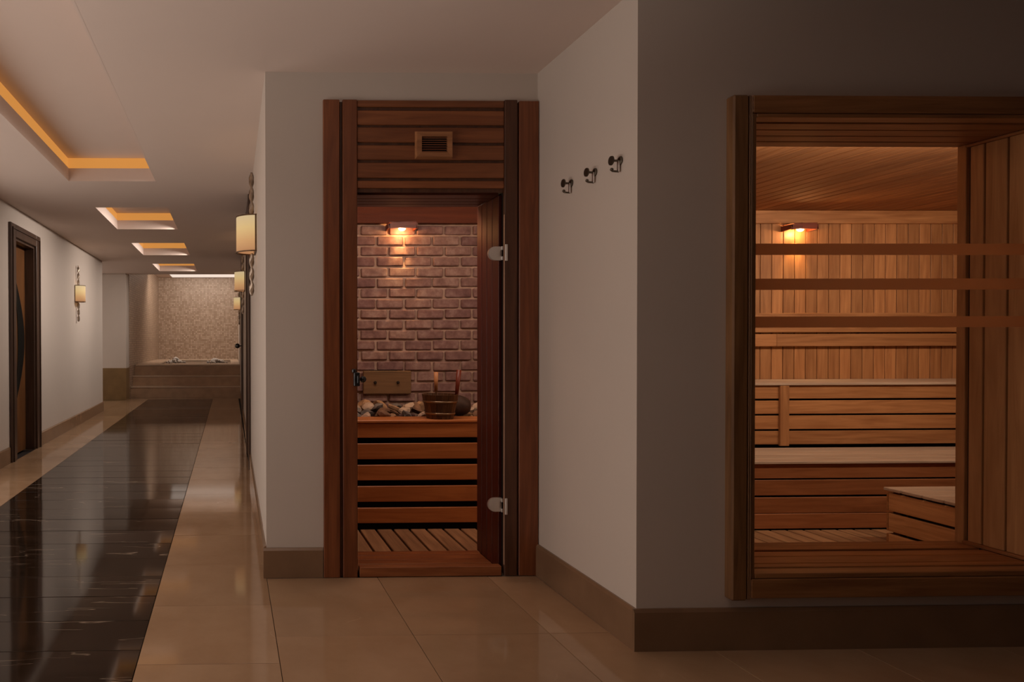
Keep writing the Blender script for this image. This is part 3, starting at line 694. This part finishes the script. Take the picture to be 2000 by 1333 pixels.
def place_rock(i, x, y_, z, s):
    if i < 8: o = rocks[i]
    else: o = rocks[random.randrange(8)].copy(); C.objects.link(o)
    o.location = (x, y_, z); o.scale = (s, s * random.uniform(.8, 1.1), s * random.uniform(.8, 1.1)); o.rotation_euler = (random.uniform(-.6, .6), random.uniform(-.6, .6), random.uniform(0, 6.28))
    kind = o.data.materials[0].name; o['label'] = SL[kind]; o['category'] = 'stone'; o['group'] = kind.replace('_rock', '') + ' sauna stones heaped in the heater'
i = 0
for yy, zz, n in ((4.63, 0.695, 14), (4.735, 0.715, 13), (4.84, 0.73, 13), (4.945, 0.74, 12)):
    for k in range(n):
        xx = 0.72 + (k + random.uniform(.2, .8)) * (1.25 / n)
        dz = -0.02 if xx > 1.35 else 0
        place_rock(i, xx, yy + random.uniform(-.02, .02), zz + dz + random.uniform(-.012, .012), random.uniform(0.85, 1.3)); i += 1
# bigger dark round stone at the right
bm = bmesh.new(); bmesh.ops.create_icosphere(bm, subdivisions=3, radius=0.075)
for v in bm.verts: v.co.x *= 1.0; v.co.z *= 0.95; v.co *= 1 + 0.05 * math.sin(v.co.x * 60) * math.cos(v.co.z * 50)
o = tag(obj('round_stone', bm, plain('dark_rock', (0.05, 0.028, 0.018), 0.7, nz=0.4, nscale=20, bmp=0.5), None, True), 'large dark rounded stone on the heap to the right of the bucket', 'stone'); o.location = (1.585, 4.66, 0.765)

# bucket on the rim
bk = thing('sauna_bucket', 'dark coopered wooden bucket with two metal hoops standing on the heater rim', 'bucket', (1.384, 4.462, 0.703))
Rb, Rt, Hb = 0.086, 0.117, 0.158; ns = 18
for k in range(ns):
    bm = bmesh.new(); a0, a1 = 2 * math.pi * k / ns + 0.012, 2 * math.pi * (k + 1) / ns - 0.012
    vs = []
    tall = 0.0
    for z, r in ((0.0, Rb), (Hb, Rt)):
        for rr in (r, r - 0.010):
            for a in (a0, a1): vs.append(bm.verts.new((rr * math.cos(a), rr * math.sin(a), z + tall * (z > 0))))
    for f in ((0, 1, 3, 2), (4, 6, 7, 5), (0, 4, 5, 1), (2, 3, 7, 6), (0, 2, 6, 4), (1, 5, 7, 3)): bm.faces.new([vs[q] for q in f])
    obj('stave', bm, wbuck, bk)
for z in (0.035, 0.112):
    r = Rb + (Rt - Rb) * z / Hb + 0.0015; bm = bmesh.new(); lathe(bm, [(r, z - 0.006), (r + 0.002, z - 0.006), (r + 0.0035, z + 0.006), (r + 0.0015, z + 0.006)], (0, 0, 0), 36, False); obj('hoop', bm, hoop, bk, True)
bm = bmesh.new(); tube(bm, (0, 0, 0.002), (0, 0, 0.012), Rb - 0.012, Rb - 0.010, 32); obj('bucket_base', bm, wbuck, bk)
bm = bmesh.new(); tube(bm, (0.103, -0.01, 0.11), (0.123, -0.012, 0.318), 0.010, 0.0165, 12); obj('stave_handle', bm, wred, bk, True)
ld = thing('ladle', 'wooden ladle standing in the bucket, pale round handle upright', 'ladle', (1.366, 4.50, 0.72))
bm = bmesh.new(); tube(bm, (0.003, 0, 0.02), (0.004, 0, 0.155), 0.004, 0.004); obj('ladle_shaft', bm, hoop, ld)
bm = bmesh.new(); tube(bm, (0.004, 0, 0.155), (0.004, 0, 0.285), 0.011, 0.014, 14); obj('ladle_handle', bm, whandle, ld, True)
bm = bmesh.new(); lathe(bm, [(0.012, -0.0), (0.03, 0.006), (0.036, 0.03), (0.033, 0.03), (0.027, 0.009)], (0.03, 0, 0), 20); obj('ladle_bowl', bm, hoop, ld, True)

# ------------------------------------------------------------------ benches
bb = thing('upper_bench', 'upper sauna bench along the back wall, pale seat over four horizontal slats', 'bench', (4.3, 4.8, 0))
for a, b in ((4.778, 4.87), (4.876, 4.96), (4.966, 5.05), (5.056, 5.14), (5.146, 5.22)): lower('seat_board', wbx, bb, 2.4, SXR - 0.01, a, b, 0.886, 0.904, bev=0.003)
for a, b in ((0.884, 0.789), (0.775, 0.680), (0.667, 0.570), (0.557, 0.460)): lower('front_slat', wcx, bb, 2.4, SXR - 0.01, 4.800, 4.822, b, a, bev=0.003)
for xx in (3.93, 5.75, 2.5): lower('upright_post', wcz, bb, xx, xx + 0.065, 4.781, 4.7995, 0.452, 0.884, bev=0.002)
lower('bench_frame', dark, bb, 2.4, SXR - 0.02, 4.87, 4.89, -0.069, 0.885)
lb = thing('lower_bench', 'lower sauna bench in front of the upper one, pale seat and four red-brown slats', 'bench', (4.3, 4.25, 0))
for a, b in ((4.236, 4.36), (4.366, 4.49), (4.496, 4.62), (4.626, 4.775)): lower('seat_board', wbx, lb, 2.4, SXR - 0.01, a, b, 0.424, 0.442, bev=0.003)
for a, b in ((0.421, 0.330), (0.320, 0.222), (0.209, 0.108), (0.105, 0.009)): lower('front_slat', wlow, lb, 2.4, SXR - 0.01, 4.255, 4.277, b, a, bev=0.003)
lower('bench_frame', dark, lb, 2.4, SXR - 0.02, 4.34, 4.36, -0.069, 0.4235)
br = thing('backrest', 'wooden backrest of two long rails fixed to the panelled back wall of the sauna', 'backrest', (4.3, 5.2, 1.2))
lower('rail', wcx, br, 2.4, SXR - 0.01, SYB - 0.062, SYB - 0.036, 1.268, 1.418, bev=0.003)
lower('rail', wcx, br, 2.4, 4.225, SYB - 0.062, SYB - 0.036, 1.160, 1.256, bev=0.003); lower('rail', wcx, br, 4.2265, SXR - 0.01, SYB - 0.062, SYB - 0.036, 1.160, 1.256, bev=0.003)
for xx in (2.8, 3.8, 4.9, 5.7): lower('bracket', wdkz, br, xx, xx + 0.05, SYB - 0.0355, SYB - 0.015, 1.165, 1.41)
sb = thing('step_box', 'low slatted wooden step box at the right, in front of the lower bench', 'step', (4.4, 3.6, 0))
SX0 = 3.885
for a, b in ((3.852, 3.95), (3.733, 3.842), (3.615, 3.723), (3.50, 3.605), (3.38, 3.49), (3.26, 3.37)): lower('top_board', wbx, sb, 3.868, 4.85, a, b, 0.322, 0.340, bev=0.003)
for a, b in ((0.308, 0.204), (0.189, 0.083), (0.067, 0.001)): lower('side_slat', wstx, sb, SX0, SX0 + 0.02, 3.26, 3.935, b, a, bev=0.003)
lower('corner_post', wdkz, sb, SX0 + 0.021, SX0 + 0.06, 3.885, 3.925, 0.001, 0.321); lower('corner_post', wdkz, sb, SX0 + 0.021, SX0 + 0.06, 3.27, 3.31, 0.001, 0.321); lower('corner_post', wdkz, sb, 4.79, 4.83, 3.885, 3.925, -0.069, 0.321)
for a, b in ((0.308, 0.204), (0.189, 0.083), (0.067, 0.001)): lower('side_slat', wcx, sb, SX0 + 0.001, 4.84, 3.936, 3.948, b, a, bev=0.002)
lower('box_liner', dark, sb, SX0 + 0.065, SX0 + 0.075, 3.3, 3.88, 0.001, 0.321)

# ------------------------------------------------------------------ sauna lamps with wooden guards
def sauna_lamp(label, x, y_, z, power, wdt=0.20):
    t = thing('sauna_lamp', label, 'lamp', (x, y_, z))
    bm = bmesh.new(); prism(bm, [(-wdt * .55, 0.012), (-wdt * .12, 0.028), (-wdt * .10, -0.018), (-wdt * .50, -0.026)], -0.10, -0.085); obj('guard_panel', bm, wshade, t)
    bm = bmesh.new(); prism(bm, [(-wdt * .12, 0.022), (wdt * .45, 0.020), (wdt * .5, -0.022), (-wdt * .10, -0.020)], -0.10, -0.085); obj('guard_panel', bm, wshade, t)
    bm = bmesh.new(); prism(bm, [(-0.10, 0.012), (0.0, 0.012), (0.0, -0.03), (-0.10, -0.02)], -wdt * .55, -wdt * .50, 'x'); obj('guard_side', bm, wshade, t)
    bm = bmesh.new(); prism(bm, [(-0.10, 0.018), (0.0, 0.018), (0.0, -0.03), (-0.10, -0.022)], wdt * .46, wdt * .51, 'x'); obj('guard_side', bm, wshade, t)
    bm = bmesh.new(); prism(bm, [(-wdt * .52, 0.0195), (wdt * .47, 0.0235), (wdt * .47, 0.0275), (-wdt * .52, 0.0235)], -0.10, -0.001); obj('guard_top', bm, wshade, t)
    bm = bmesh.new(); bmesh.ops.create_uvsphere(bm, u_segments=16, v_segments=10, radius=0.017, matrix=Matrix.Translation((0.0, -0.050, -0.018)) @ Matrix.Scale(1.6, 4, (1, 0, 0))); obj('bulb', bm, bulb, t, True)
    l = bpy.data.lights.new('lamp_light', 'POINT'); l.energy = power; l.color = (1.0, 0.50, 0.18); l.shadow_soft_size = 0.012
    o = bpy.data.objects.new('lamp_light', l); C.objects.link(o); o.location = (x, y_ - 0.050, z - 0.045)
    l = bpy.data.lights.new('lamp_beam', 'SPOT'); l.energy = power * 5; l.color = (1.0, 0.60, 0.22); l.spot_size = R(58); l.spot_blend = 0.9; l.shadow_soft_size = 0.012
    o = bpy.data.objects.new('lamp_beam', l); C.objects.link(o); o.location = (x, y_ - 0.050, z - 0.045); o.rotation_euler = (R(9), 0, 0)
sauna_lamp('lit lamp under a small reddish wooden guard at the top of the brick wall', 1.265, YB - 0.022, 2.052, 2.2)
sauna_lamp('lit lamp under a small reddish wooden guard high on the panelled sauna wall', 4.40, SYB - 0.016, 2.080, 2.4)
